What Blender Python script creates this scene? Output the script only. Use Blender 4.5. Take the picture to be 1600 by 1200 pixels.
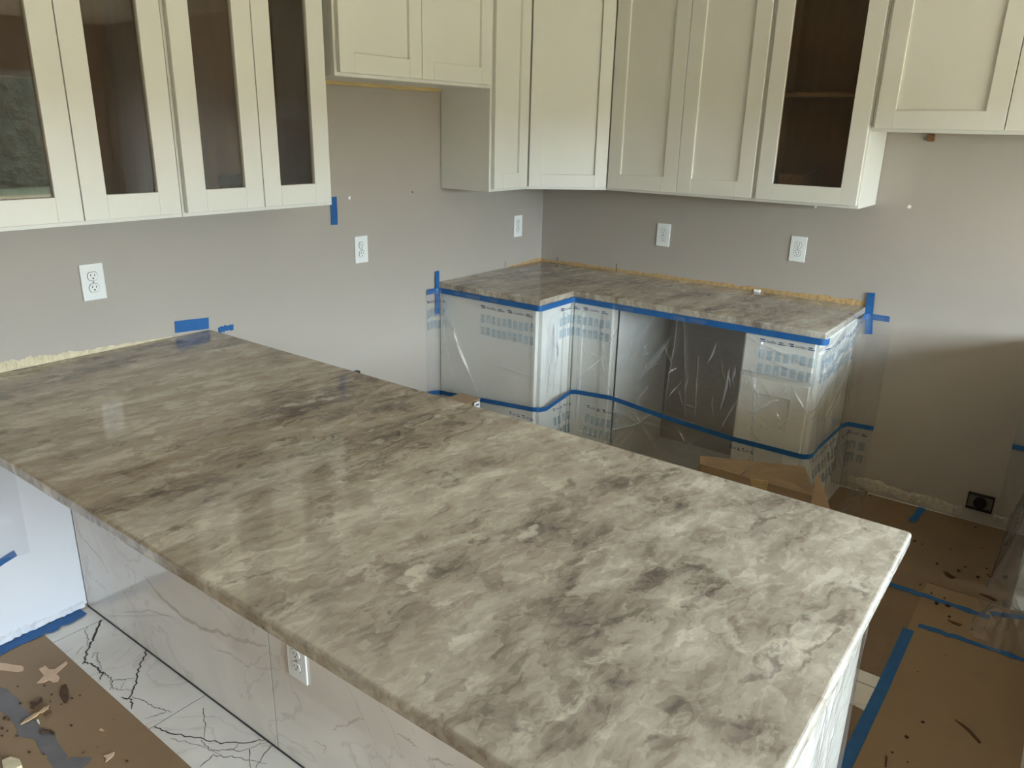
import bpy, bmesh, math, random
import numpy as np
from mathutils import Vector, Matrix
random.seed(7)
for o in list(bpy.data.objects): bpy.data.objects.remove(o)
S = bpy.context.scene
COL = S.collection

# ------------------------------------------------------------------ camera
CAM = np.array([-3.8506, -2.6443, 1.6812]); FPX = 1205.755
YAW, PITCH, ROLL = [math.radians(a) for a in (-53.588, -18.4721, 1.3797)]
FW = np.array([-math.sin(YAW)*math.cos(PITCH), math.cos(YAW)*math.cos(PITCH), math.sin(PITCH)])
_r = np.array([math.cos(YAW), math.sin(YAW), 0.0]); _u = np.cross(_r, FW)
RT = _r*math.cos(ROLL)+_u*math.sin(ROLL); UP = -_r*math.sin(ROLL)+_u*math.cos(ROLL)
cd = bpy.data.cameras.new('camera'); cam = bpy.data.objects.new('camera', cd); COL.objects.link(cam)
cd.sensor_width = 36; cd.lens = 36*FPX/1600; cd.clip_start = .02
m = Matrix.Identity(4)
for i in range(3):
    m[i][0], m[i][1], m[i][2], m[i][3] = RT[i], UP[i], -FW[i], CAM[i]
cam.matrix_world = m
S.camera = cam
def px(x, y, ax, val):
    """direction of a photo pixel, met with the plane the thing lies on"""
    d = FW+RT*(x-800)/FPX-UP*(y-600)/FPX
    k = 'xyz'.index(ax); t = (val-CAM[k])/d[k]
    return CAM+t*d

# ------------------------------------------------------------------ light and exposure
S.view_settings.view_transform = 'Standard'; S.view_settings.look = 'None'
S.view_settings.gamma = 1; S.view_settings.use_curve_mapping = False
S.view_settings.exposure = 2.42
W = bpy.data.worlds.new('sky'); S.world = W; W.use_nodes = True
bg = W.node_tree.nodes['Background']; bg.inputs[0].default_value = (.74, .88, 1.0, 1); bg.inputs[1].default_value = 9.0
ROOM_Y, ROOM_X, CEIL = -5.6, -7.0, 2.46
WX0, WX1, WZ0, WZ1 = -4.4, -.5, .04, 2.04       # wide glazed patio opening in the wall behind the camera
pd = bpy.data.lights.new('window_portal', 'AREA'); pd.shape = 'RECTANGLE'; pd.size = WX1-WX0; pd.size_y = WZ1-WZ0
pd.cycles.is_portal = True
po = bpy.data.objects.new('window_portal', pd); COL.objects.link(po)
po.location = ((WX0+WX1)/2, ROOM_Y-.06, (WZ0+WZ1)/2); po.rotation_euler = (math.radians(90), 0, 0)

# ------------------------------------------------------------------ materials
def lin(c):
    return tuple(((v/255)/12.92 if v/255 <= .04045 else ((v/255+.055)/1.055)**2.4) for v in c)+(1,)
def newmat(name):
    m = bpy.data.materials.new(name); m.use_nodes = True
    nt = m.node_tree; b = nt.nodes['Principled BSDF']
    return m, nt, b
def N(nt, t, **kw):
    n = nt.nodes.new('ShaderNode'+t)
    for k, v in kw.items():
        if k in n.inputs: n.inputs[k].default_value = v
        else: setattr(n, k, v)
    return n
def ramp(nt, stops):
    r = nt.nodes.new('ShaderNodeValToRGB'); e = r.color_ramp.elements
    while len(e) < len(stops): e.new(.5)
    for i, (p, c) in enumerate(stops): e[i].position = p; e[i].color = c
    return r
def mk(name, col, rough=.5, vary=None, bump=None, spec=.5, metal=0, scale=(1, 1, 1), coat=0):
    m, nt, b = newmat(name); L = nt.links.new
    c = lin(col)
    b.inputs['Base Color'].default_value = c; b.inputs['Roughness'].default_value = rough
    b.inputs['Specular IOR Level'].default_value = spec; b.inputs['Metallic'].default_value = metal
    if coat: b.inputs['Coat Weight'].default_value = coat; b.inputs['Coat Roughness'].default_value = .08
    tc = N(nt, 'TexCoord'); mp = N(nt, 'Mapping'); mp.inputs['Scale'].default_value = scale
    L(tc.outputs['Object'], mp.inputs[0])
    if vary:
        n = N(nt, 'TexNoise', Scale=vary[0], Detail=6.0, Roughness=.6); L(mp.outputs[0], n.inputs['Vector'])
        a = vary[1]
        r = ramp(nt, [(.3, tuple(v*(1-a) for v in c[:3])+(1,)), (.7, tuple(min(1, v*(1+a)) for v in c[:3])+(1,))])
        L(n.outputs[0], r.inputs[0]); L(r.outputs[0], b.inputs['Base Color'])
    if bump:
        n2 = N(nt, 'TexNoise', Scale=bump[0], Detail=4.0); L(mp.outputs[0], n2.inputs['Vector'])
        bp = N(nt, 'Bump', Strength=bump[1], Distance=bump[2]); L(n2.outputs[0], bp.inputs['Height']); L(bp.outputs[0], b.inputs['Normal'])
    return m
PAINT = mk('cabinet_paint', (228, 226, 218), .38, vary=(3, .02))
WALL = mk('wall_paint', (175, 166, 155), .55, vary=(2.2, .025), bump=(180, .12, .002))
WHITEWALL = mk('primed_wall', (226, 226, 230), .6, vary=(4, .02))
CEILM = mk('ceiling_board', (205, 193, 172), .85)
WOOD = mk('maple_lining', (124, 90, 54), .5, vary=(5, .18), scale=(6, 6, .8))
RAW = mk('raw_plywood', (196, 170, 122), .7, vary=(9, .15), scale=(1, 6, 6))
PLASTICW = mk('outlet_plastic', (240, 240, 236), .3)
DARK = mk('dark_slot', (28, 26, 24), .6)
BLACK = mk('black_plastic', (22, 20, 20), .45)
STEEL = mk('galvanised_steel', (128, 126, 120), .4, metal=.8)
TAPE = mk('blue_tape', (26, 92, 152), .6, vary=(30, .12))
PAPERB = mk('floor_paper', (146, 119, 88), .55, vary=(2.0, .10), bump=(40, .15, .003))
PAPERD = mk('floor_paper_worn', (126, 102, 76), .6, vary=(3.0, .16), bump=(40, .15, .003))  # darker and more mottled tone of the brown floor paper
CARD = mk('cardboard', (162, 138, 112), .8, vary=(14, .1), scale=(1, 1, 12))
CARDI = mk('cardboard_edge', (120, 86, 52), .85, vary=(60, .3))
GROUT = mk('grout', (58, 54, 50), .9)
VEIN = mk('tile_vein_black', (62, 56, 52), .18, vary=(60, .35))
VEINS = mk('tile_vein_taupe', (204, 195, 185), .1, vary=(30, .10))
PLASTER = mk('torn_plaster', (214, 200, 168), .9, vary=(40, .14), bump=(60, .5, .004))
PLASTERG = mk('torn_drywall', (190, 180, 164), .9, vary=(40, .2), bump=(50, .6, .004))
GLUE = mk('amber_adhesive', (184, 152, 104), .6, vary=(50, .3), bump=(60, .5, .003))
CHIP = mk('wood_chip', (200, 168, 132), .8, vary=(40, .2))
CHIPD = mk('bark_chip', (84, 60, 38), .85, vary=(60, .35))
CRUMB = mk('mud_crumb', (64, 44, 28), .9)
GREYTAPE = mk('worn_grey_tape', (110, 106, 106), .45, vary=(14, .2))
SCRAP = mk('paper_scrap', (216, 184, 156), .85, vary=(30, .08))
INK = mk('film_ink_dark', (46, 62, 104), .6)
GROUNDM = mk('garden_ground', (78, 84, 58), .95, vary=(.6, .2))
BOUNCE_PATIO = mk('tan_patio_paving', (122, 106, 76), .9, vary=(1.5, .08))
HEDGE = mk('hedge_leaves', (54, 58, 46), .95, vary=(3, .5), bump=(6, 1, .2))
FRAMEM = mk('window_frame_vinyl', (232, 232, 228), .4)

def thin(name, tint, fac_diff, rough, base=.06, bumpsc=None):
    """clear sheet: mostly see-through, with a surface gloss and a little haze"""
    m, nt, b = newmat(name); L = nt.links.new; nt.nodes.remove(b)
    out = nt.nodes['Material Output']
    tr = N(nt, 'BsdfTransparent'); tr.inputs[0].default_value = tint
    gl = N(nt, 'BsdfGlossy', Roughness=rough); df = N(nt, 'BsdfTranslucent'); d2 = N(nt, 'BsdfDiffuse')
    df.inputs[0].default_value = (.95, .97, 1, 1); d2.inputs[0].default_value = (.9, .93, .97, 1)
    fr = N(nt, 'Fresnel', IOR=1.5); ge = N(nt, 'NewGeometry')      # same reflectance from both sides of the sheet
    io = N(nt, 'MapRange'); io.inputs['To Min'].default_value = 1.5; io.inputs['To Max'].default_value = 1/1.5; L(ge.outputs['Backfacing'], io.inputs[0]); L(io.outputs[0], fr.inputs['IOR'])
    mh = N(nt, 'MixShader'); mh.inputs[0].default_value = .5; L(df.outputs[0], mh.inputs[1]); L(d2.outputs[0], mh.inputs[2])
    m1 = N(nt, 'MixShader'); m1.inputs[0].default_value = fac_diff; L(tr.outputs[0], m1.inputs[1]); L(mh.outputs[0], m1.inputs[2])
    ad = N(nt, 'Math', operation='MULTIPLY_ADD'); ad.inputs[1].default_value = 1.0; ad.inputs[2].default_value = base; L(fr.outputs[0], ad.inputs[0]); ad.use_clamp = True
    m2 = N(nt, 'MixShader'); L(ad.outputs[0], m2.inputs[0]); L(m1.outputs[0], m2.inputs[1]); L(gl.outputs[0], m2.inputs[2])
    if bumpsc:
        tc = N(nt, 'TexCoord'); n = N(nt, 'TexNoise', Scale=bumpsc, Detail=5.0, Distortion=1.0); L(tc.outputs['Object'], n.inputs['Vector'])
        bp = N(nt, 'Bump', Strength=.35, Distance=.006); L(n.outputs[0], bp.inputs['Height']); L(bp.outputs[0], gl.inputs['Normal']); L(bp.outputs[0], fr.inputs['Normal'])
    L(m2.outputs[0], out.inputs[0])
    return m
GLASS = thin('cabinet_glass', (.86, .84, .80, 1), .0, .01, 0)
WGLASS = thin('window_glass', (.97, .98, .98, 1), .0, .01, 0)
FILM = thin('masking_film', (.995, .998, 1, 1), .08, .12, .04, 26)
PRINT = thin('film_print_blue', (.70, .80, .89, 1), .08, .3, 0)
FOLD = thin('film_fold', (.99, .995, 1, 1), .30, .22, .22)

def stone():
    m, nt, b = newmat('polished_quartzite'); L = nt.links.new
    tc = N(nt, 'TexCoord')
    rot = N(nt, 'Mapping'); rot.inputs['Rotation'].default_value = (0, 0, math.radians(7)); L(tc.outputs['Object'], rot.inputs[0])
    xyz = N(nt, 'SeparateXYZ'); L(tc.outputs['Object'], xyz.inputs[0])
    my = N(nt, 'MapRange'); my.inputs['From Min'].default_value = -2.2; my.inputs['From Max'].default_value = -.9; L(xyz.outputs[1], my.inputs[0])
    def sc(k, loc=(0, 0, 0)):
        q = N(nt, 'Mapping'); q.inputs['Scale'].default_value = k; q.inputs['Location'].default_value = loc; L(rot.outputs[0], q.inputs[0]); return q.outputs[0]
    def add(v, n, k):
        w = N(nt, 'VectorMath', operation='SCALE'); w.inputs[3].default_value = k; L(n, w.inputs[0])
        q = N(nt, 'VectorMath', operation='ADD'); L(v, q.inputs[0]); L(w.outputs[0], q.inputs[1]); return q.outputs[0]
    def comb(a, wa, c=None):
        k = N(nt, 'Math', operation='MULTIPLY_ADD'); k.inputs[1].default_value = wa; L(a, k.inputs[0])
        if c is None: k.inputs[2].default_value = 0
        else: L(c, k.inputs[2])
        return k.outputs[0]
    wf = N(nt, 'TexNoise', Scale=7.0, Detail=4.0, Roughness=.6); L(sc((1, 1.4, 1)), wf.inputs['Vector'])
    n0 = N(nt, 'TexNoise', Scale=1.3, Detail=4.0, Roughness=.55, Distortion=.3); L(add(sc((1, 2.9, 1)), wf.outputs['Color'], .12), n0.inputs['Vector'])
    # long streaks (wall end of the stone) and blotches (free end)
    n1 = N(nt, 'TexNoise', Scale=4.5, Detail=9.0, Roughness=.64, Distortion=.15); L(add(sc((1, 3.6, 2)), wf.outputs['Color'], .14), n1.inputs['Vector'])
    n2 = N(nt, 'TexNoise', Scale=7.0, Detail=8.0, Roughness=.60, Distortion=.15); L(add(sc((1, 1.6, 2)), wf.outputs['Color'], .10), n2.inputs['Vector'])
    mx0 = N(nt, 'Mix', data_type='FLOAT'); L(my.outputs[0], mx0.inputs[0]); L(n2.outputs[0], mx0.inputs[2]); L(n1.outputs[0], mx0.inputs[3])
    vo = N(nt, 'TexVoronoi', Scale=21.0); L(add(sc((1, 1.9, 2)), wf.outputs['Color'], .16), vo.inputs['Vector'])
    sp = N(nt, 'SeparateColor'); L(vo.outputs['Color'], sp.inputs[0])
    vp = N(nt, 'TexVoronoi', Scale=46.0); L(add(sc((1, 2.2, 2)), wf.outputs['Color'], .14), vp.inputs['Vector'])
    sq = N(nt, 'SeparateColor'); L(vp.outputs['Color'], sq.inputs[0])
    v = comb(n0.outputs[0], .42); v = comb(mx0.outputs[0], .46, v); v = comb(sp.outputs[0], .07, v); v = comb(sq.outputs[0], .05, v)
    r = ramp(nt, [(.35, lin((98, 88, 83))), (.425, lin((142, 132, 123))), (.485, lin((170, 161, 149))), (.55, lin((186, 180, 168))), (.62, lin((214, 210, 200)))])
    L(v, r.inputs[0])
    # greyer towards the free end of the stone, browner towards the wall
    tint = N(nt, 'MixRGB', blend_type='MULTIPLY'); tint.inputs[0].default_value = 1
    tr = ramp(nt, [(0, (.93, .95, .97, 1)), (1, (.93, .87, .78, 1))]); L(my.outputs[0], tr.inputs[0])
    L(r.outputs[0], tint.inputs[1]); L(tr.outputs[0], tint.inputs[2])
    n3 = N(nt, 'TexNoise', Scale=8.0, Detail=8.0, Roughness=.62, Distortion=.6); L(add(sc((1, 2.2, 2), (7, 3, 2)), wf.outputs['Color'], .3), n3.inputs['Vector'])
    f = ramp(nt, [(.56, (0, 0, 0, 1)), (.70, (1, 1, 1, 1))]); L(n3.outputs[0], f.inputs[0])
    fm = N(nt, 'Math', operation='MULTIPLY'); fm.inputs[1].default_value = .6; L(f.outputs[0], fm.inputs[0])
    mx = N(nt, 'MixRGB'); mx.inputs[2].default_value = lin((222, 218, 206)); L(fm.outputs[0], mx.inputs[0]); L(tint.outputs[0], mx.inputs[1])
    n4 = N(nt, 'TexNoise', Scale=7.0, Detail=7.0, Roughness=.62, Distortion=.5); L(add(sc((1, 2.4, 2), (3, 5, 1)), wf.outputs['Color'], .3), n4.inputs['Vector'])
    f4 = ramp(nt, [(.33, (1, 1, 1, 1)), (.40, (0, 0, 0, 1))]); L(n4.outputs[0], f4.inputs[0])
    fm4 = N(nt, 'Math', operation='MULTIPLY'); fm4.inputs[1].default_value = .55; L(f4.outputs[0], fm4.inputs[0])
    mx4 = N(nt, 'MixRGB'); mx4.inputs[2].default_value = lin((92, 83, 80)); L(fm4.outputs[0], mx4.inputs[0]); L(mx.outputs[0], mx4.inputs[1])
    L(mx4.outputs[0], b.inputs['Base Color'])
    b.inputs['Roughness'].default_value = .07; b.inputs['Specular IOR Level'].default_value = .5
    return m
STONE = stone()
def marble(name, rough):
    m, nt, b = newmat(name); L = nt.links.new
    tc = N(nt, 'TexCoord')
    n = N(nt, 'TexNoise', Scale=2.2, Detail=6.0, Distortion=1.0); L(tc.outputs['Object'], n.inputs['Vector'])
    r = ramp(nt, [(.3, lin((214, 206, 196))), (.6, lin((232, 227, 219)))]); L(n.outputs[0], r.inputs[0])
    w = N(nt, 'TexNoise', Scale=1.8, Detail=7.0, Distortion=1.8); L(tc.outputs['Object'], w.inputs['Vector'])
    d = N(nt, 'Math', operation='SUBTRACT'); d.inputs[1].default_value = .5; L(w.outputs[0], d.inputs[0])
    a = N(nt, 'Math', operation='ABSOLUTE'); L(d.outputs[0], a.inputs[0])
    vr = ramp(nt, [(0, (.30, .30, .30, 1)), (.012, (0, 0, 0, 1))]); L(a.outputs[0], vr.inputs[0])
    mx = N(nt, 'MixRGB'); mx.inputs[2].default_value = lin((168, 158, 148)); L(vr.outputs[0], mx.inputs[0]); L(r.outputs[0], mx.inputs[1])
    L(mx.outputs[0], b.inputs['Base Color']); b.inputs['Roughness'].default_value = rough
    return m
TILE = marble('marble_tile', .06)

# ------------------------------------------------------------------ builders
def link(name, me, mat, parent=None, smooth=False):
    o = bpy.data.objects.new(name, me); COL.objects.link(o)
    if mat: me.materials.append(mat)
    if parent: o.parent = parent
    if smooth:
        me.polygons.foreach_set('use_smooth', [True]*len(me.polygons))
    return o
class MB:
    def __init__(s, T=None): s.bm = bmesh.new(); s.T = T
    def pt(s, p): return Vector(s.T(*p)) if s.T else Vector(p)
    def box(s, a0, a1, b0, b1, c0, c1):
        v = [s.bm.verts.new(s.pt((x, y, z))) for x in (a0, a1) for y in (b0, b1) for z in (c0, c1)]
        for f in ((0, 1, 3, 2), (4, 6, 7, 5), (0, 4, 5, 1), (2, 3, 7, 6), (0, 2, 6, 4), (1, 5, 7, 3)):
            s.bm.faces.new([v[i] for i in f])
        return s
    def prism(s, poly, c0, c1):
        lo = [s.bm.verts.new(s.pt((x, y, c0))) for x, y in poly]; hi = [s.bm.verts.new(s.pt((x, y, c1))) for x, y in poly]
        n = len(poly); s.bm.faces.new(hi); s.bm.faces.new(lo[::-1])
        for i in range(n): s.bm.faces.new([lo[i], lo[(i+1) % n], hi[(i+1) % n], hi[i]])
        return s
    def cyl(s, c, axis, r, h, n=16):
        """disc/cylinder from c along axis (world/local axis vector)"""
        c, a = Vector(c), Vector(axis).normalized(); u = a.orthogonal().normalized(); w = a.cross(u)
        R0 = [s.bm.verts.new(s.pt(c+(u*math.cos(t)+w*math.sin(t))*r)) for t in [2*math.pi*i/n for i in range(n)]]
        R1 = [s.bm.verts.new(s.pt(c+a*h+(u*math.cos(t)+w*math.sin(t))*r)) for t in [2*math.pi*i/n for i in range(n)]]
        s.bm.faces.new(R0[::-1]); s.bm.faces.new(R1)
        for i in range(n): s.bm.faces.new([R0[i], R0[(i+1) % n], R1[(i+1) % n], R1[i]])
        return s
    def build(s, name, mat, parent=None, bevel=0, seg=1, smooth=False):
        bmesh.ops.recalc_face_normals(s.bm, faces=s.bm.faces[:])
        me = bpy.data.meshes.new(name); s.bm.to_mesh(me); s.bm.free()
        o = link(name, me, mat, parent, smooth)
        if bevel:
            md = o.modifiers.new('edge', 'BEVEL'); md.width = bevel; md.segments = seg; md.limit_method = 'ANGLE'
        return o
def tag(o, label, cat, group=None, kind=None):
    o['label'] = label; o['category'] = cat
    if group: o['group'] = group
    if kind: o['kind'] = kind
    return o
def thing(name, label, cat, group=None):
    o = bpy.data.objects.new(name, None); COL.objects.link(o); o.empty_display_size = .05
    return tag(o, label, cat, group)
def struct(o): o['kind'] = 'structure'; return o

# ------------------------------------------------------------------ the room
struct(MB().box(ROOM_X-.12, .12, 0, .12, 0, CEIL).build('wall_back', WALL))
struct(MB().box(0, .12, ROOM_Y-.12, 0, 0, CEIL).build('wall_right', WALL))
struct(MB().box(ROOM_X-.12, ROOM_X, ROOM_Y-.12, 0, 0, CEIL).build('wall_left', WALL))
w = MB().box(ROOM_X, WX0, ROOM_Y-.12, ROOM_Y, 0, CEIL).box(WX1, 0, ROOM_Y-.12, ROOM_Y, 0, CEIL).box(WX0, WX1, ROOM_Y-.12, ROOM_Y, WZ1, CEIL).box(WX0, WX1, ROOM_Y-.12, ROOM_Y, 0, WZ0)
struct(w.build('wall_front', WALL))
struct(MB().box(ROOM_X-.12, .12, ROOM_Y-.12, .12, CEIL, CEIL+.1).build('ceiling', CEILM))
fl = struct(MB().box(ROOM_X-.12, .12, ROOM_Y-.12, .12, -.12, -.0018).build('floor', GROUT))
win = bpy.data.objects.new('window_1', None); COL.objects.link(win); struct(win)
fw = MB(); xm = (WX0+WX1)/2
for a, b in ((WX0, WX0+.06), (xm-.04, xm+.04), (WX1-.06, WX1)): fw.box(a, b, ROOM_Y-.10, ROOM_Y-.03, WZ0, WZ1)
for a, b in ((WX0+.06, xm-.04), (xm+.04, WX1-.06)): fw.box(a, b, ROOM_Y-.10, ROOM_Y-.03, WZ0, WZ0+.07).box(a, b, ROOM_Y-.10, ROOM_Y-.03, WZ1-.06, WZ1)
fw.build('frame', FRAMEM, win)
for a, b in ((WX0+.06, xm-.04), (xm+.04, WX1-.06)): MB().box(a, b, ROOM_Y-.068, ROOM_Y-.064, WZ0+.07, WZ1-.06).build('pane', WGLASS, win)
struct(MB().box(-60, 60, -80, 60, -.4, -.13).build('ground_outside', GROUNDM))
struct(MB().box(-14, 10, ROOM_Y-12, ROOM_Y-.12, -.13, -.06).build('patio_outside', BOUNCE_PATIO))  # unseen paving added to throw warm light up onto the cabinets
struct(MB().box(-60, 60, ROOM_Y-17, ROOM_Y-15, -.12, 2.6).build('hedge_outside', HEDGE))
# floor tiles: 61 x 122 cm slabs with dark joints
xs = [-.28, -1.50, -2.72, -3.94, -5.16, -6.38]; ys = [-.13-.62*k for k in range(9)]
xe = [0]+xs+[ROOM_X]; ye = [0]+ys+[ROOM_Y]
floor_tiles = {}
for i in range(len(xe)-1):
    for j in range(len(ye)-1):
        if ye[j]-ye[j+1] < .02: continue
        g = .0021
        floor_tiles[i, j] = MB().box(xe[i+1]+g, xe[i]-g, ye[j+1]+g, ye[j]-g, -.009, 0).build('tile', TILE, fl)
struct(MB().box(-3.9, -2.8325, -.008, 0, .012, .884).build('wall_panel_primed', WHITEWALL))

# ------------------------------------------------------------------ ribbons (veins, tape, torn strips)
def ribbon_verts(pts, widths, seed, rough=.0, sub=6):
    rnd = random.Random(seed); P = []; Wd = []
    for k in range(len(pts)-1):
        for t in range(sub):
            f = t/sub; P.append([pts[k][i]*(1-f)+pts[k+1][i]*f for i in range(2)]); Wd.append(widths[k]*(1-f)+widths[k+1]*f)
    P.append(list(pts[-1])); Wd.append(widths[-1]); P = np.array(P)
    L = []; R_ = []
    for k in range(len(P)):
        a = P[max(0, k-1)]; b = P[min(len(P)-1, k+1)]; d = (b-a)/max(1e-9, np.hypot(*(b-a))); n = np.array([-d[1], d[0]])
        j = n*rnd.gauss(0, rough) if 0 < k < len(P)-1 else 0
        L.append(P[k]+j+n*Wd[k]*.5*(1+rnd.uniform(-.3, .3)*(rough > 0))); R_.append(P[k]+j-n*Wd[k]*.5*(1+rnd.uniform(-.3, .3)*(rough > 0)))
    return L, R_
def ribbon(bm, pts, widths, to3, h, seed=0, rough=0., sub=6, thick=0):
    """flat ribbon in a plane; to3(a,b,h) lifts plane coordinates into the room"""
    L, R_ = ribbon_verts(pts, widths, seed, rough, sub)
    rows = []
    for l, r in zip(L, R_):
        row = [bm.verts.new(to3(l[0], l[1], h)), bm.verts.new(to3(r[0], r[1], h))]
        if thick: row += [bm.verts.new(to3(r[0], r[1], h-thick)), bm.verts.new(to3(l[0], l[1], h-thick))]
        rows.append(row)
    for a, b in zip(rows, rows[1:]):
        n = len(a)
        if n == 2: bm.faces.new([a[0], a[1], b[1], b[0]])
        else:
            for i in range(4): bm.faces.new([a[i], a[(i+1) % 4], b[(i+1) % 4], b[i]])
    if thick: bm.faces.new(rows[0][::-1]); bm.faces.new(rows[-1])
def bm_obj(name, bm, mat, parent=None, smooth=False):
    bmesh.ops.recalc_face_normals(bm, faces=bm.faces[:])
    me = bpy.data.meshes.new(name); bm.to_mesh(me); bm.free()
    return link(name, me, mat, parent, smooth)
onfloor = lambda a, b, h: Vector((a, b, h))
onA = lambda a, b, h: Vector((a, -h, b))        # wall_back: (x, z), h out of the wall
onB = lambda a, b, h: Vector((-h, a, b))        # wall_right: (y, z)
XT = -2.831
onT = lambda a, b, h: Vector((XT-h, a, b))      # tiled back of the peninsula: (y, z)
def fpx(l, off=(0, 0), sc=1.0, ax='z', val=0.0):
    o = []
    for x, y in l:
        p = px(off[0]+x/sc, off[1]+y/sc, ax, val)
        o.append((p[0], p[1]) if ax == 'z' else ((p[0], p[2]) if ax == 'y' else (p[1], p[2])))
    return o
Z5 = ((0, 980), 5.0); Z24 = ((0, 700), 2.4)
veins = {
 'a': [([(790, -55), (735, 80), (690, 160), (665, 240), (650, 290)], Z5, .007), ([(655, 270), (700, 285), (760, 320), (800, 360), (785, 410)], Z5, .006),
       ([(800, 350), (860, 385), (880, 420), (870, 490)], Z5, .003), ([(880, 415), (960, 410), (1050, 395)], Z5, .002),
       ([(1150, 150), (1130, 220), (1080, 330), (1060, 440), (1010, 560), (940, 550)], Z5, .005), ([(870, 470), (940, 490), (1030, 490)], Z5, .002), ([(940, 480), (980, 410)], Z5, .0015),
       ([(1030, 545), (1130, 580), (1200, 625), (1300, 655), (1350, 660)], Z5, .002), ([(1300, 660), (1220, 690), (1130, 715)], Z5, .002), ([(1010, 560), (1040, 600), (1030, 640)], Z5, .005),
       ([(715, 240), (735, 200), (770, 198), (760, 260), (800, 330)], Z5, .0018), ([(680, 0), (665, 40), (690, 90), (680, 150)], Z5, .002), ([(650, 150), (590, 215)], Z5, .0015)],
 'b': [([(580, 1045), (640, 1070), (750, 1090), (830, 1107), (930, 1105), (1012, 1090)], Z24, .0035), ([(762, 975), (768, 1030), (765, 1090)], Z24, .002), ([(935, 1130), (940, 1200)], Z24, .002),
       ([(1035, 1095), (990, 1150), (960, 1200)], Z24, .002), ([(750, 1195), (800, 1155), (880, 1160), (1000, 1185)], Z24, .002), ([(640, 1090), (740, 1112), (830, 1150)], Z24, .0015),
       ([(755, 1095), (790, 1135), (880, 1130), (900, 1105)], Z24, .0018), ([(850, 1130), (900, 1140), (1010, 1100)], Z24, .0015)]}
for key, (i, j) in (('a', (3, 1)), ('b', (3, 2))):
    bm = bmesh.new()
    for k, (l, z, wd) in enumerate(veins[key]):
        P = fpx(l, *z); ribbon(bm, P, [wd]*(len(P)-1)+[wd*.5], onfloor, .0004+.00002*k, seed=k+hash(key) % 1, rough=.0022)
    bm_obj('vein', bm, VEIN, floor_tiles[i, j])['kind'] = 'stuff'

# ------------------------------------------------------------------ wall cabinets
def frameA(x0): return lambda u, v, z: (x0+u, -v, z)
def frameB(y0): return lambda u, v, z: (-v, y0-u, z)
TOP = 2.42; DEP = .305
def shaker(T, par, u0, u1, z0, z1, v, glass=False, rail=.07, mat=None, knob=None):
    d = MB(T).box(u0, u0+rail, v, v+.020, z0, z1).box(u1-rail, u1, v, v+.020, z0, z1).box(u0+rail, u1-rail, v, v+.020, z0, z0+rail).box(u0+rail, u1-rail, v, v+.020, z1-rail, z1)
    d = d.build('door', mat or PAINT, par, .0012)
    if glass: MB(T).box(u0+rail-.006, u1-rail+.006, v+.006, v+.010, z0+rail-.006, z1-rail+.006).build('glass_pane', GLASS, d)
    else: MB(T).box(u0+rail-.004, u1-rail+.004, v+.001, v+.007, z0+rail-.004, z1-rail+.004).build('panel', mat or PAINT, d)
    return d
def wall_cabinet(name, label, T, w, z0, doors, glass=False, group=None, z1=TOP, shelves=()):
    c = thing(name, label, 'cabinet', group)
    t = .016; f = .032
    b = MB(T).box(0, t, .004, DEP-.019, z0, z1).box(w-t, w, .004, DEP-.019, z0, z1).box(t, w-t, .004, DEP-.019, z0, z0+t).box(t, w-t, .004, DEP-.019, z1-t, z1)
    b.build('body', PAINT, c)
    MB(T).box(t, w-t, .004, .012, z0+t, z1-t).build('back_panel', WOOD, c)
    if glass:
        MB(T).box(t+.0005, t+.003, .012, DEP-.019, z0+t, z1-t).build('side_lining', WOOD, c)
        MB(T).box(w-t-.003, w-t-.0005, .012, DEP-.019, z0+t, z1-t).build('side_lining', WOOD, c)
        MB(T).box(t+.003, w-t-.003, .012, DEP-.019, z0+t, z0+t+.003).build('floor_lining', WOOD, c)
        for zs in shelves:
            MB(T).box(t+.004, w-t-.004, .014, DEP-.05, zs, zs+.016).build('shelf', WOOD, c)
    fr = MB(T).box(0, f, DEP-.019, DEP, z0, z1).box(w-f, w, DEP-.019, DEP, z0, z1).box(f, w-f, DEP-.019, DEP, z0, z0+f).box(f, w-f, DEP-.019, DEP, z1-f, z1)
    fr.build('face_frame', PAINT, c, .001)
    for u0, u1 in doors: shaker(T, c, u0, u1, z0+.013, z1-.012, DEP+.001, glass)
    return c
ZB = 1.382
wall_cabinet('wall_cabinet', 'white wall cabinet with two glass doors above the cream plaster strip on the wall', frameA(-3.090), .617, ZB, [(.010, .304), (.307, .605)], True)
wall_cabinet('wall_cabinet', 'white wall cabinet with two glass doors next to the high cabinet over the refrigerator gap', frameA(-2.471), .612, ZB, [(.008, .297), (.300, .592)], True)
fc = wall_cabinet('bridge_cabinet', 'short high white cabinet with two doors over the refrigerator gap', frameA(-1.816), .915, 1.8415, [(.010, .443), (.446, .896)])
MB(frameA(-1.816)).box(.02, .895, .004, .022, 1.826, 1.8415).build('mounting_rail', RAW, fc)
wall_cabinet('wall_cabinet', 'narrow single-door white wall cabinet beside the angled corner cabinet', frameA(-.9013), .2993, ZB, [(.014, .280)])
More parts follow.
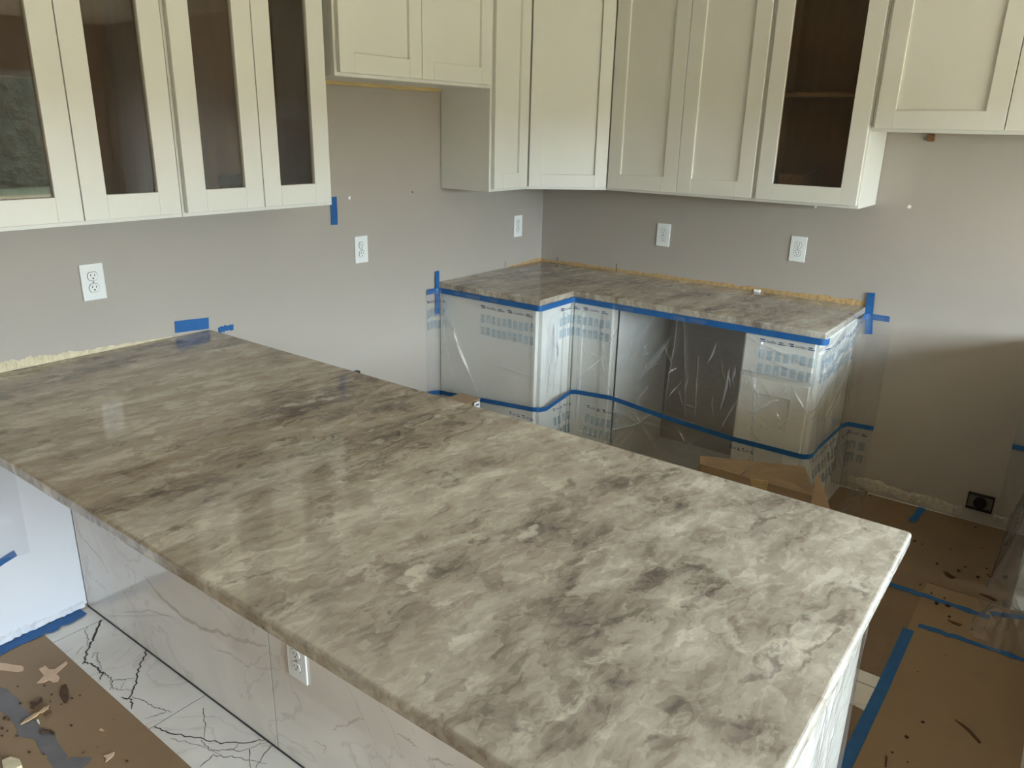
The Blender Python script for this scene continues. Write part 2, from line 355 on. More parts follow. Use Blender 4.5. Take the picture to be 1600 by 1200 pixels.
# angled corner cabinet
cc = thing('corner_wall_cabinet', 'angled white corner wall cabinet with one shaker door', 'cabinet')
poly = [(-.601, -.004), (-.004, -.004), (-.004, -.601), (-.290, -.601), (-.601, -.290)]
MB().prism(poly, ZB, TOP).build('body', PAINT, cc)
dv = .7071
def frameD(u, v, z):   # u along the diagonal from the back-wall side, v out of the diagonal face
    return (-.601+u*dv-(v-.305)*dv, -.305-u*dv-(v-.305)*dv+.0, z)
dw = .296/dv
fr = MB(frameD).box(0, .025, .29, .305, ZB, TOP).box(dw-.025, dw, .29, .305, ZB, TOP).box(.025, dw-.025, .29, .305, ZB, ZB+.03).box(.025, dw-.025, .29, .305, TOP-.03, TOP)
fr.build('face_frame', PAINT, cc)
shaker(frameD, cc, .010, dw-.010, ZB+.013, TOP-.012, .306, rail=.062)
wall_cabinet('wall_cabinet', 'two-door white shaker wall cabinet between the corner cabinet and the single glass-door cabinet', frameB(-.6013), .773, ZB, [(.014, .392), (.395, .762)])
wall_cabinet('wall_cabinet', 'single glass-door white wall cabinet with its white side facing the range gap', frameB(-1.3743), .4504, ZB, [(.010, .443)], True, shelves=(1.83,))
wall_cabinet('bridge_cabinet', 'short high white cabinet with two doors over the range gap', frameB(-1.8260), .914, 1.6934, [(.014, .468), (.471, .904)])
# odds and ends left inside the glass cabinets
hb = thing('hardware_box', 'small open brown carton of hardware behind the single glass door', 'box')
hx, hy = -.17, -1.50
b = MB().box(hx-.05, hx+.05, hy-.055, hy+.055, 1.4011, 1.404)
for s in (-1, 1): b.box(hx-.05, hx+.05, hy+s*.055-.0015, hy+s*.055+.0015, 1.404, 1.505).box(hx+s*.05-.0015, hx+s*.05+.0015, hy-.0535, hy+.0535, 1.404, 1.505)
b.build('carton', CARDI, hb)
MB(lambda u, v, z: (hx+u, hy-.055-v*.8, 1.505+v*.55+z)).box(-.05, .05, 0, .06, 0, .002).build('flap', CARDI, hb)
tag(MB().prism([(-2.25, -.17), (-2.13, -.16), (-2.12, -.24), (-2.19, -.26), (-2.24, -.23)], 1.4011, 1.497).build('small_packet', BLACK, None, .012, 2), 'small dark packet lying behind a glass door of the left cabinets', 'packet')

# ------------------------------------------------------------------ base cabinets and worktops
H = .914; UND = .884
def base_cabinet(name, label, T, w, depth, fronts, group=None, kick=True):
    """fronts: list of (u0,u1,z0,z1,kind)"""
    c = thing(name, label, 'cabinet', group); t = .016
    b = MB(T).box(0, t, .004, depth-.019, .10, .882).box(w-t, w, .004, depth-.019, .10, .882).box(t, w-t, .004, .012, .10, .882).box(t, w-t, .012, depth-.019, .10, .118)
    b.build('body', PAINT, c)
    MB(T).box(0, w, .01, depth-.075, .004, .10).build('toe_kick', PAINT, c)
    fr = MB(T).box(0, .03, depth-.019, depth, .10, .882).box(w-.03, w, depth-.019, depth, .10, .882).box(.03, w-.03, depth-.019, depth, .852, .882).box(.03, w-.03, depth-.019, depth, .10, .13).box(.03, w-.03, depth-.019, depth, .66, .69)
    fr.build('face_frame', PAINT, c)
    for u0, u1, z0, z1, k in fronts:
        if k == 'door': shaker(T, c, u0, u1, z0, z1, depth+.001)
        else: MB(T).box(u0, u1, depth+.001, depth+.021, z0, z1).build('drawer_front', PAINT, c, .0015)
    return c
# corner base cabinet (L in plan) under the corner worktop
cb = thing('corner_base_cabinet', 'white L-shaped corner base cabinet wrapped in clear film', 'cabinet')
MB().box(-.913, -.897, -.60, -.004, .004, .882).build('side_panel', PAINT, cb)
MB().box(-.61, -.02, -.884, -.868, .004, .882).build('side_panel', PAINT, cb)
MB().box(-.897, -.02, -.012, -.004, .10, .882).box(-.012, -.004, -.868, -.012, .10, .882).build('back_panel', WOOD, cb)
MB().box(-.897, -.02, -.53, -.02, .004, .10).box(-.53, -.02, -.868, -.53, .004, .10).build('toe_kick', PAINT, cb)
f = MB().box(-.917, -.880, -.612, -.594, .10, .882).box(-.880, -.64, -.612, -.594, .852, .882).box(-.880, -.64, -.612, -.594, .10, .13)
f.box(-.612, -.594, -.884, -.855, .10, .882).box(-.612, -.594, -.855, -.64, .852, .882).box(-.612, -.594, -.855, -.64, .10, .13).box(-.64, -.594, -.64, -.594, .10, .882)
f.build('face_frame', PAINT, cb)
shaker(frameA(-.900), cb, .008, .255, .135, .865, .613, rail=.05)
shaker(frameB(-.640), cb, .008, .225, .135, .865, .613, rail=.05)
bc = base_cabinet('base_cabinet', 'narrow white base cabinet with a drawer and a shaker door wrapped in clear film', frameB(-1.515), .318, .61, [(.012, .306, .135, .665, 'door'), (.012, .306, .685, .866, 'drawer')])
rc = base_cabinet('base_cabinet', 'white base cabinet on the far side of the range gap', frameB(-2.69), .76, .61, [(.012, .135, .135, .866, 'drawer')])
frameR = lambda x0: (lambda u, v, z: (x0+u, -3.47+v, z))  # return run added out of view to keep daylight off the kitchen floor
for x0, lab in ((-2.30, 'white base cabinet at the free end of the far worktop return'), (-1.486, 'white base cabinet in the inner corner of the far worktop return')):
    base_cabinet('base_cabinet', lab, frameR(x0), .81, .61, [(.012, .403, .135, .665, 'door'), (.407, .798, .135, .665, 'door'), (.012, .403, .685, .866, 'drawer'), (.407, .798, .685, .866, 'drawer')])
def worktop(name, label, poly):
    o = MB().prism(poly, UND, H).build(name, STONE, None, .005, 3)
    return tag(o, label, 'worktop')
worktop('corner_worktop', 'L-shaped grey-brown polished stone worktop in the room corner', [(-.931, -.001), (-.931, -.6435), (-.6435, -.6435), (-.6435, -1.860), (-.001, -1.860), (-.001, -.001)])
worktop('range_side_worktop', 'L-shaped stone worktop on the far side of the range gap', [(-.6435, -2.655), (-.6435, -2.830), (-2.32, -2.830), (-2.32, -3.48), (-.001, -3.48), (-.001, -2.655)])  # the long leg is added out of view to shade floor and wall
def rounded(x0, x1, y0, y1, r, n=5):
    P = []
    for cx, cy, a in ((x1-r, y1-r, 0), (x0+r, y1-r, 90), (x0+r, y0+r, 180), (x1-r, y0+r, 270)):
        for i in range(n+1):
            t = math.radians(a+90*i/n); P.append((cx+r*math.cos(t), cy+r*math.sin(t)))
    return P
pw = MB().prism(rounded(-3.2253, -2.2301, -2.4748, -.001, .009), UND, H).build('peninsula_worktop', STONE, None, .006, 3)
tag(pw, 'long polished grey-brown quartzite worktop of the peninsula', 'worktop')
# peninsula cabinets face the kitchen side; tiled back faces the camera side
frameP = lambda y0: (lambda u, v, z: (-2.815+v, y0-u, z))
for k, (y0, w) in enumerate(((-.012, .78), (-.796, .80), (-1.600, .80))):
    base_cabinet('peninsula_cabinet', ['white base cabinet of the peninsula against the back wall', 'white base cabinet in the middle of the peninsula', 'white base cabinet at the free end of the peninsula'][k], frameP(y0), w, .545,
                 [(.012, w/2-.002, .135, .665, 'door'), (w/2+.002, w-.012, .135, .665, 'door'), (.012, w/2-.002, .685, .866, 'drawer'), (w/2+.002, w-.012, .685, .866, 'drawer')], 'peninsula base cabinets')
pb = thing('tiled_back_panel', 'marble-look tile cladding on the back of the peninsula', 'tile panel')
MB().box(-2.8295, -2.8155, -2.402, -.012, .0025, .881).build('backer_board', GROUT, pb)
MB().box(-2.8345, -2.8312, -2.402, -.012, .0003, .0035).build('base_joint', GROUT, pb)
tl = []
for a, b in ((-.010, -1.1010), (-1.1050, -2.320), (-2.324, -2.402)):
    tl.append(MB().box(XT, -2.8225, b, a, .003, .882).build('tile', TILE, pb))
V = [[], []]
for l, z, wd, t in (([(285, 300), (320, 350), (375, 410), (410, 475)], Z24, .006, 0), ([(540, 480), (600, 555), (680, 630), (760, 680), (850, 700), (930, 725), (998, 742)], Z24, .012, 0),
                    ([(465, 535), (500, 600), (530, 660), (543, 738)], Z24, .004, 0), ([(470, 615), (560, 610), (650, 640)], Z24, .005, 0), ([(790, 740), (860, 770), (920, 810), (1000, 830)], Z24, .006, 0),
                    ([(430, 740), (510, 710), (540, 690), (580, 685)], ((380, 900), 3.077), .007, 1), ([(740, 760), (800, 790), (840, 830)], ((380, 900), 3.077), .008, 1), ([(870, 870), (940, 890), (1010, 915)], ((380, 900), 3.077), .006, 1), ([(340, 790), (400, 820), (380, 850)], ((380, 900), 3.077), .005, 1)):
    V[t].append((fpx(l, *z, ax='x', val=XT), wd))
for t in (0, 1):
    bm = bmesh.new()
    for k, (P, wd) in enumerate(V[t]): ribbon(bm, P, [wd*.4]+[wd]*(len(P)-2)+[wd*.4], onT, .0003+.00002*k, seed=k+20, rough=.003)
    bm_obj('vein', bm, VEINS, tl[t])['kind'] = 'stuff'
pe = tag(MB().box(-2.815, -2.25, -2.424, -2.404, .004, .882).build('end_panel', PAINT), 'plain white panel closing the free end of the peninsula', 'panel')

# ------------------------------------------------------------------ outlets
def outlet(label, to3, cu, cz, hgt=.121, wid=.077):
    o = thing('wall_outlet', label, 'outlet')
    T = lambda u, v, z: to3(cu+u, cz+z, v)
    MB(T).box(-wid/2, wid/2, .0005, .006, -hgt/2, hgt/2).build('cover_plate', PLASTICW, o, .002, 2)
    for s in (-1, 1):
        r = MB(T)
        P = []
        for i in range(20):
            t = 2*math.pi*i/20; P.append((.0165*math.cos(t), max(-.0135, min(.0135, .0165*math.sin(t)))))
        lo = [r.bm.verts.new(r.pt((a, .006, s*.0195+b))) for a, b in P]; hi = [r.bm.verts.new(r.pt((a, .0085, s*.0195+b))) for a, b in P]
        r.bm.faces.new(hi)
        for i in range(20): r.bm.faces.new([lo[i], lo[(i+1) % 20], hi[(i+1) % 20], hi[i]])
        rr = r.build('receptacle', PLASTICW, o)
        ring = MB(T)
        for i in range(20):
            a, b = P[i], P[(i+1) % 20]
            q = [ring.bm.verts.new(ring.pt((p[0]*f_, .0062, s*.0195+p[1]*f_))) for p, f_ in ((a, 1.0), (b, 1.0), (b, 1.09), (a, 1.09))]
            ring.bm.faces.new(q)
        ring.build('shadow_gap', DARK, rr)
        MB(T).box(-.0075, -.0052, .0085, .0088, s*.0195, s*.0195+.008).box(.0052, .0075, .0085, .0088, s*.0195, s*.0195+.0065).cyl((0, .0085, s*.0195-.0065), (0, 1, 0), .0026, .0003, 10).build('slots', DARK, rr)
    MB(T).cyl((0, .006, 0), (0, 1, 0), .003, .0008, 10).build('screw', STEEL, o)
    return o
outlet('white duplex outlet on the wall above the peninsula worktop', onA, -2.6405, 1.156)
outlet('white duplex outlet on the wall of the refrigerator gap', onA, -1.4445, 1.136)
outlet('white duplex outlet on the back wall close to the room corner', onA, -.2495, 1.141)
outlet('white duplex outlet under the two-door shaker wall cabinet', onB, -.7935, 1.145)
outlet('white duplex outlet under the single glass-door cabinet', onB, -1.5105, 1.147)
po_ = px(468, 1041, 'x', XT)
outlet('white duplex outlet set in the tiled peninsula back', onT, -1.227, .362, .121, .075)
def open_box(label, to3, cu, cz, w, h):
    o = thing('junction_box', label, 'outlet box')
    T = lambda u, v, z: to3(cu+u, cz+z, v)
    MB(T).box(-w/2, w/2, .0005, .022, -h/2, -h/2+.005).box(-w/2, w/2, .0005, .022, h/2-.005, h/2).box(-w/2, -w/2+.005, .0005, .022, -h/2+.005, h/2-.005).box(w/2-.005, w/2, .0005, .022, -h/2+.005, h/2-.005).build('box', BLACK, o)
    MB(T).box(-w/2+.005, w/2-.005, .0005, .003, -h/2+.005, h/2-.005).build('back_plate', STEEL, o)
    MB(T).cyl((0, .003, -.003), (0, 1, 0), min(w, h)*.36, .012, 18).build('receptacle', BLACK, o)
    return o
open_box('open black range outlet box low on the wall above the torn drywall strip', onB, -2.483, .101, .105, .076)
fb = open_box('open outlet box low on the wall behind the peninsula', onA, -1.528, .530, .06, .09)

# ------------------------------------------------------------------ masking film on the corner cabinets
class Film:
    def __init__(s, path, seed):
        P = np.array(path, float); seg = np.hypot(*(P[1:]-P[:-1]).T); s.cum = np.concatenate([[0], np.cumsum(seg)]); s.P = P; s.len = s.cum[-1]
        s.rnd = np.random.RandomState(seed); s.creases = []
        ph = s.rnd.rand(8, 3); s.ph = ph
    def base(s, S_):
        return np.stack([np.interp(S_, s.cum, s.P[:, 0]), np.interp(S_, s.cum, s.P[:, 1])], -1)
    def frame(s, S_, win=.022):
        k = np.linspace(-win, win, 9); pts = sum(s.base(np.clip(S_+d, 0, s.len)) for d in k)/9
        e = 1e-3; q = lambda t: sum(s.base(np.clip(t+d, 0, s.len)) for d in k)/9
        t = q(S_+e)-q(S_-e); t /= np.maximum(1e-9, np.hypot(t[..., 0], t[..., 1]))[..., None]
        return pts, np.stack([t[..., 1], -t[..., 0]], -1)
    def disp(s, S_, Z):
        d = np.zeros_like(S_)
        for i, (fs, fz, a) in enumerate(((9, 3, .0022), (23, 7, .0012), (47, 11, .0007), (15, -8, .0012))):
            d += a*np.sin(fs*S_+fz*Z+6.28*s.ph[i, 0]+1.5*np.sin(5*Z+4*S_+6.28*s.ph[i, 1]))
        for (a, b, amp, wd) in s.creases:
            a, b = np.array(a), np.array(b); ab = b-a; L2 = ab@ab+1e-9
            t = ((S_-a[0])*ab[0]+(Z-a[1])*ab[1])/L2; tc = np.clip(t, 0, 1)
            dx = S_-a[0]-tc*ab[0]; dz = Z-a[1]-tc*ab[1]
            r2 = (dx*dx+dz*dz)/(wd*wd)
            d += amp*np.exp(-r2)*(.25+.75*np.sin(np.pi*np.clip(tc, .05, .95)))
        return d
    def at(s, S_, Z, lift=0., lean=None):
        p, n = s.frame(S_); d = s.disp(S_, Z)+lift+(lean(S_, Z) if lean else 0)
        return np.stack([p[..., 0]+n[..., 0]*d, p[..., 1]+n[..., 1]*d, Z], -1)
def grid_mesh(name, V):
    r, c = V.shape[:2]; idx = np.arange(r*c).reshape(r, c)
    F = np.stack([idx[:-1, :-1], idx[:-1, 1:], idx[1:, 1:], idx[1:, :-1]], -1).reshape(-1, 4)
    me = bpy.data.meshes.new(name); me.vertices.add(r*c); me.vertices.foreach_set('co', V.reshape(-1).astype(np.float32))
    me.loops.add(F.size); me.loops.foreach_set('vertex_index', F.reshape(-1).astype(np.int32))
    me.polygons.add(len(F)); me.polygons.foreach_set('loop_start', (np.arange(len(F))*4).astype(np.int32))
    me.update(calc_edges=True); me.validate()
    return me
def film_obj(name, film, z0, z1, lean, ds, dz, mat, parent, s0=0, s1=None):
    s1 = film.len if s1 is None else s1
    ns, nz = max(2, int((s1-s0)/ds)), max(2, int(.5/dz))
    S1 = np.linspace(s0, s1, ns+1); T1 = np.linspace(0, 1, nz+1); SS, TT = np.meshgrid(S1, T1)
    lo = z0(SS) if callable(z0) else z0; hi = z1(SS) if callable(z1) else z1
    ZZ = lo+(hi-lo)*TT
    return link(name, grid_mesh(name, film.at(SS, ZZ, 0, lean)), mat, parent, True)
def film_patch(film, quads, lift, lean, name, mat, parent):
    """small printed quads laid on the film surface, each split so that it follows the folds"""
    bm = bmesh.new()
    for (sa, sb, za, zb) in quads:
        n = max(2, int(abs(sb-sa)/.006)+1)
        S1 = np.linspace(sa, sb, n)
        lo = film.at(S1, np.full(n, za), lift, lean); hi = film.at(S1, np.full(n, zb), lift, lean)
        A = [bm.verts.new(p) for p in lo]; B = [bm.verts.new(p) for p in hi]
        for i in range(n-1): bm.faces.new([A[i], A[i+1], B[i+1], B[i]])
    return bm_obj(name, bm, mat, parent)
def text_on(film, txt, s0, z0, size, stretch, lift, lean, mat, parent):
    cu = bpy.data.curves.new('t', 'FONT'); cu.body = txt; cu.size = size; cu.resolution_u = 2
    to = bpy.data.objects.new('t', cu); COL.objects.link(to); dg = bpy.context.evaluated_depsgraph_get(); dg.update()
    me = bpy.data.meshes.new_from_object(to.evaluated_get(dg)); bpy.data.objects.remove(to)
    co = np.zeros(len(me.vertices)*3, np.float32); me.vertices.foreach_get('co', co); co = co.reshape(-1, 3)
    V = film.at(s0+co[:, 0]*stretch, z0+co[:, 1], lift, lean); me.vertices.foreach_set('co', V.reshape(-1).astype(np.float32)); me.update()
    return link('lettering', me, mat, parent)
def letters(s0, s1, z0, z1, n, rnd, tilt=0.):
    """a row of faint outlined capitals, too blurred to read: solid blocks with small notches"""
    q = []; w = (s1-s0)/n
    for i in range(n):
        a = s0+i*w; b = a+w*.66; dz = rnd.uniform(-.003, .003)+tilt*i; h = z1-z0
        k = rnd.choice((0, 1, 2))
        if k == 0: q += [(a, b, z0+dz, z1+dz)]
        elif k == 1: q += [(a, a+w*.25, z0+dz, z1+dz), (a+w*.25, b, z0+h*.55+dz, z1+dz), (a+w*.42, b, z0+dz, z0+h*.55+dz)]
        else: q += [(a, b, z0+h*.62+dz, z1+dz), (a, b, z0+dz, z0+h*.5+dz), (a+w*.1, b-w*.2, z0+h*.5+dz, z0+h*.62+dz)]
    return q
path = [(-1.032, -.005), (-.950, -.006), (-.9345, -.022), (-.9345, -.647), (-.647, -.647), (-.647, -1.8635), (-.022, -1.8635), (-.007, -1.880), (-.007, -1.995)]
F1 = Film(path, 3); C = F1.cum
sA = lambda x: np.interp(x, [-1.032, -.950], [0, C[1]])
sSide = lambda y: C[2]+(-.022-y)
sFr = lambda x: C[3]+(x+.9345)
sX = lambda y: C[4]+(-.647-y)
sE = lambda x: C[5]+(x+.647)
sB = lambda y: C[7]+(-1.88-y)
def cr(face, a, b, amp, wd):
    ax, val, fn, k = {'side': ('x', -.925, sSide, 1), 'x': ('x', -.637, sX, 1), 'end': ('y', -1.853, sE, 0), 'fr': ('y', -.637, sFr, 0)}[face]
    o = []
    for p in (a, b):
        q = px(p[0], p[1], ax, val); o.append((float(fn(q[k])), float(q[2])))
    return (o[0], o[1], amp, wd)
rn = random.Random(4)
F1.creases = [cr('side', (696, 488), (742, 603), .011, .006), cr('side', (702, 480), (722, 560), .009, .005), (cr('side', (693, 520), (712, 600), .006, .005)), cr('side', (706, 500), (735, 590), .008, .005),
  cr('side', (692, 465), (699, 500), .008, .005), cr('side', (770, 570), (835, 590), .004, .006), cr('side', (780, 590), (832, 596), .003, .005),
  cr('x', (907, 490), (900, 660), .009, .005), cr('x', (962, 475), (953, 600), .014, .006), cr('x', (940, 560), (905, 592), .007, .004), cr('x', (940, 560), (966, 512), .007, .004), cr('x', (940, 560), (918, 545), .005, .004),
  cr('x', (940, 560), (957, 622), .006, .004), cr('x', (940, 560), (925, 640), .007, .004), cr('x', (936, 500), (945, 555), .006, .004),
  cr('x', (1062, 495), (1035, 650), .012, .006), cr('x', (1071, 500), (1070, 655), .009, .005), cr('x', (1048, 530), (1000, 590), .010, .008), cr('x', (1140, 575), (1125, 640), .008, .005), cr('x', (1125, 672), (1150, 630), .008, .005), cr('x', (1020, 500), (985, 560), .008, .010),
  cr('x', (1090, 560), (1085, 650), .006, .004), cr('x', (1172, 575), (1190, 640), .010, .005), cr('x', (1181, 570), (1176, 720), .011, .005), cr('x', (1190, 530), (1189, 556), .014, .005), cr('x', (1190, 557), (1262, 590), .007, .004), cr('x', (1166, 525), (1262, 572), .006, .004), cr('x', (1235, 600), (1262, 650), .006, .005),
  cr('end', (1275, 600), (1335, 505), .010, .006), cr('end', (1266, 650), (1330, 520), .009, .006), cr('end', (1300, 560), (1340, 500), .010, .005), cr('end', (1290, 650), (1330, 560), .009, .006), cr('end', (1331, 505), (1322, 650), .012, .006), cr('end', (1280, 560), (1320, 505), .008, .005)]
for k in range(10):
    x0 = rn.uniform(-.88, -.68); F1.creases.append(((float(sFr(x0)), rn.uniform(.7, .84)), (float(sFr(x0+rn.uniform(-.02, .02))), rn.uniform(.4, .6)), rn.uniform(.005, .009), .005))
for k in range(14):
    x0 = rn.uniform(-.6, -.08); F1.creases.append(((float(sE(x0)), rn.uniform(.6, .83)), (float(sE(min(-.03, x0+rn.uniform(.02, .2)))), rn.uniform(.75, .86)), rn.uniform(.004, .008), .005))
for k in range(44):
    s_ = rn.uniform(C[4]+.05, C[5]); z_ = rn.uniform(.42, .7); F1.creases.append(((s_, z_), (s_+rn.uniform(-.06, .06), z_+rn.uniform(-.1, .1)), rn.uniform(.003, .006), rn.uniform(.003, .005)))
ss = lambda t: np.clip(t, 0, 1)**2*(3-2*np.clip(t, 0, 1))
def lean1(S_, Z):
    on = ((S_ > C[1]+.03) & (S_ < C[7]-.02))
    gap = np.exp(-((S_-sX(-1.20))/.22)**2)
    return np.where(on, -.008*ss((.875-Z)/.08), 0)+np.where(on, -.02*gap*ss((.86-Z)/.2), 0)
zt = lambda S_: np.interp(S_, [0, C[1], sSide(-.03), sSide(-.64), sFr(-.87), sFr(-.65), sX(-.70), sX(-.90), sX(-1.21), sX(-1.53), sX(-1.84), sE(-.55), sE(-.17), C[7], C[8]],
                          [.336, .325, .326, .374, .362, .392, .404, .418, .388, .368, .368, .385, .37, .333, .338])
FU = thing('masking_film', 'upper sheet of clear printed masking film hanging from the corner worktop edge', 'plastic film')
film_obj('sheet', F1, lambda s_: zt(s_)-.008, .880, lean1, .0036, .0036, FILM, FU)
def fold_glints(film, lean, parent, idx, wd=.0045):  # whiter ribbons on the creases: doubled film plus painted-in highlights
    bm = bmesh.new()
    for k in idx:
        (a, b, amp, w_) = film.creases[k]; n = 16; T = np.linspace(0, 1, n); rr = np.random.RandomState(k)
        S_ = a[0]+(b[0]-a[0])*T+.003*np.cumsum(rr.randn(n))*.4*np.sin(np.pi*T); Z = a[1]+(b[1]-a[1])*T
        d = np.array([b[0]-a[0], b[1]-a[1]]); d /= np.hypot(*d)+1e-9
        hw = .5*wd*(.35+.65*np.sin(np.pi*T))*rr.uniform(.6, 1.3)
        p = film.at(S_-d[1]*hw, Z+d[0]*hw, .0012, lean); q = film.at(S_+d[1]*hw, Z-d[0]*hw, .0012, lean)
        A = [bm.verts.new(v) for v in p]; B = [bm.verts.new(v) for v in q]
        for i in range(n-1): bm.faces.new([A[i], A[i+1], B[i+1], B[i]])
    o = bm_obj('folds', bm, FOLD, parent, True); o['kind'] = 'stuff'
    return o
def tape_strip(name, film, zc, half, lift, lean, parent, s0, s1, ds=.006):
    S1 = np.arange(s0, s1, ds); rows = []
    for t in (-1, 1):
        zz = (zc(S1) if callable(zc) else np.full_like(S1, zc))+t*half
        rows.append(film.at(S1, zz, lift, lean))
    return link(name, grid_mesh(name, np.stack(rows)), TAPE, parent, True)
smooth1 = Film(path, 3); smooth1.ph[:] = 0
smooth1.disp = lambda S_, Z: np.zeros_like(S_)
tape_strip('tape_edge', smooth1, .8735, .0135, .0018, None, FU, .012, float(sE(-.60)))
tape_strip('tape_edge', smooth1, .8735, .0135, .0018, None, FU, float(sE(-.06)), F1.len-.02)
fold_glints(F1, lean1, FU, range(len(F1.creases)), .0058)
rp = random.Random(11)
def print_block(s0, s1, zt_, n, film, lean, parent, dark=True, k=2, row=.042):
    if dark:
        L = s1-s0; q = []
        for a in (0.0, .5):
            b = s0+a*L
            q += [(b, b+.08*L, zt_+.012, zt_+.017), (b+.005, b+.085*L, zt_+.003, zt_+.008), (b+.33*L, b+.40*L, zt_+.010, zt_+.014), (b+.32*L, b+.44*L, zt_+.002, zt_+.006)]
            text_on(film, 'ScotchBlue', b+.11*L, zt_+.003, .017, .19*L/.085, .0022, lean, INK, parent)
        film_patch(film, q, .0022, lean, 'small_print', INK, parent)['kind'] = 'stuff'
    for r in range(k):
        film_patch(film, letters(s0, s1, zt_-.030-row-r*.062, zt_-.030-r*.062, n, rp), .002, lean, 'faded_capitals', PRINT, parent)['kind'] = 'stuff'
print_block(sSide(-.29), sSide(-.62), .822, 10, F1, lean1, FU)
print_block(sFr(-.75), sX(-.866), .826, 10, F1, lean1, FU)
print_block(sX(-1.595), sX(-1.84), .828, 7, F1, lean1, FU)
print_block(sE(-.62), sE(-.10), .822, 12, F1, lean1, FU)
print_block(.012, C[2]+.04, .812, 5, F1, lean1, FU)
# lower sheet, hanging below the second tape
F2 = Film(path, 9)
for k in range(90):
    s_ = rn.uniform(0, F2.len); z_ = rn.uniform(.06, .36); F2.creases.append(((s_, z_), (s_+rn.uniform(-.07, .07), z_+rn.uniform(-.14, .14)), rn.uniform(.003, .011), rn.uniform(.004, .007)))
for k in range(9):
    a = rn.uniform(0, 6.28); F2.creases.append(((float(sX(-1.07)), .33), (float(sX(-1.07))+.16*math.cos(a), .33+.12*math.sin(a)-.05), .012, .005))
def lean2(S_, Z):
    on = ((S_ > C[1]+.03) & (S_ < C[7]-.02))
    return np.where(on, .006+.05*ss((.36-Z)/.34), .002+.01*ss((.36-Z)/.3))
FL = thing('masking_film', 'lower sheet of clear printed masking film taped around the corner cabinets', 'plastic film')
film_obj('sheet', F2, .018, lambda s_: zt(s_)+.010, lean2, .0045, .0045, FILM, FL)
fold_glints(F2, lean2, FL, range(0, len(F2.creases), 2), .004)
tape_strip('tape_edge', smooth1, zt, .0115, .0135, lambda S_, Z: np.where((S_ > C[1]+.03) & (S_ < C[7]-.02), .001, -.004), FL, .0, F1.len-.001)
print_block(sSide(-.49), sSide(-.645), .312, 4, F2, lean2, FL, k=0)
print_block(sFr(-.80), sX(-.68), .322, 5, F2, lean2, FL, k=2)
print_block(sX(-.76), sX(-.95), .328, 6, F2, lean2, FL, k=2)
print_block(sX(-1.52), sX(-1.64), .318, 4, F2, lean2, FL, k=0)
print_block(sE(-.60), sE(-.22), .32, 8, F2, lean2, FL, k=2)
print_block(sE(-.12), F1.len-.015, .285, 5, F2, lean2, FL, k=2)

# loose tape pieces
def tape_piece(label, to3, P, wd, h=.0022, rough=.0, name='tape_strip', group=None, thick=.0006, sub=8, seed=1):
    bm = bmesh.new(); ribbon(bm, P, [wd]*len(P), to3, h, seed=seed, rough=rough, sub=sub, thick=thick)
    return tag(bm_obj(name, bm, TAPE), label, 'tape', group)
tape_piece('upright blue tape strip on the back wall at the end of the corner worktop', onA, [(-.941, .972), (-.9405, .80), (-.939, .748)], .030, h=.009)
tape_piece('upright blue tape strip on the wall at the range-gap end of the corner worktop', onB, [(-1.873, .985), (-1.880, .88), (-1.892, .790)], .034, h=.012)
tape_piece('blue tape strip hanging on the wall beside the left glass cabinets', onA, [(-1.592, 1.376), (-1.591, 1.30), (-1.593, 1.258)], .038)
tape_piece('wide blue tape piece on the wall at the peninsula worktop', onA, [(-2.372, .949), (-2.30, .944), (-2.234, .939)], .044)
tape_piece('small blue tape scrap behind the back edge of the peninsula worktop', onA, [(-2.196, .903), (-2.16, .905), (-2.13, .902)], .022, rough=.0006)
tape_piece('blue tape strip on the floor along the white wall panel', onfloor, [(-2.86, -.040), (-3.0, -.042), (-3.3, -.040), (-3.7, -.045)], .055, h=.0045, rough=.001, thick=.0008)
tape_piece('blue tape piece on the white wall panel', onA, [(-3.10, .283), (-3.06, .296), (-3.022, .306)], .024, h=.0125, thick=.0006)

# film patch on the white wall panel under the worktop overhang
F3 = Film([(-3.55, -.012), (-2.975, -.012)], 21)
for k in range(14):
    s_ = rn.uniform(.3, .57); z_ = rn.uniform(.3, .7); F3.creases.append(((s_, z_), (s_+rn.uniform(-.05, .05), z_+rn.uniform(-.15, .15)), rn.uniform(.003, .006), .006))
f3 = film_obj('masking_film', F3, lambda s_: .296+.006*np.sin(s_*30), .80, lambda S_, Z: .004*np.ones_like(S_), .006, .006, FILM, None)
tag(f3, 'sheet of clear film on the white wall panel under the worktop overhang', 'plastic film')

# film on the base cabinet beyond the range gap, with crumpled foot
F4 = Film([(-.007, -2.545), (-.007, -2.64), (-.03, -2.652), (-.648, -2.652), (-.648, -2.835)], 31)
for k in range(60):
    s_ = rn.uniform(0, F4.len); z_ = rn.uniform(.05, .8); F4.creases.append(((s_, z_), (s_+rn.uniform(-.1, .1), z_+rn.uniform(-.2, .2)), rn.uniform(.004, .012), .008))
l4 = lambda S_, Z: .05*ss((.35-Z)/.35)*(S_ > .1)
f4 = thing('masking_film', 'clear film wrapped around the cabinet beyond the range gap', 'plastic film')
film_obj('sheet', F4, .012, .880, l4, .009, .009, FILM, f4)
s4 = Film([(-.007, -2.545), (-.007, -2.64), (-.03, -2.652), (-.648, -2.652), (-.648, -2.835)], 31); s4.disp = lambda S_, Z: np.zeros_like(S_)
tape_strip('tape_edge', s4, .8735, .0135, .004, None, f4, 0, F4.len-.02)
tape_strip('tape_edge', s4, .40, .012, .012, l4, f4, 0, F4.len-.02)
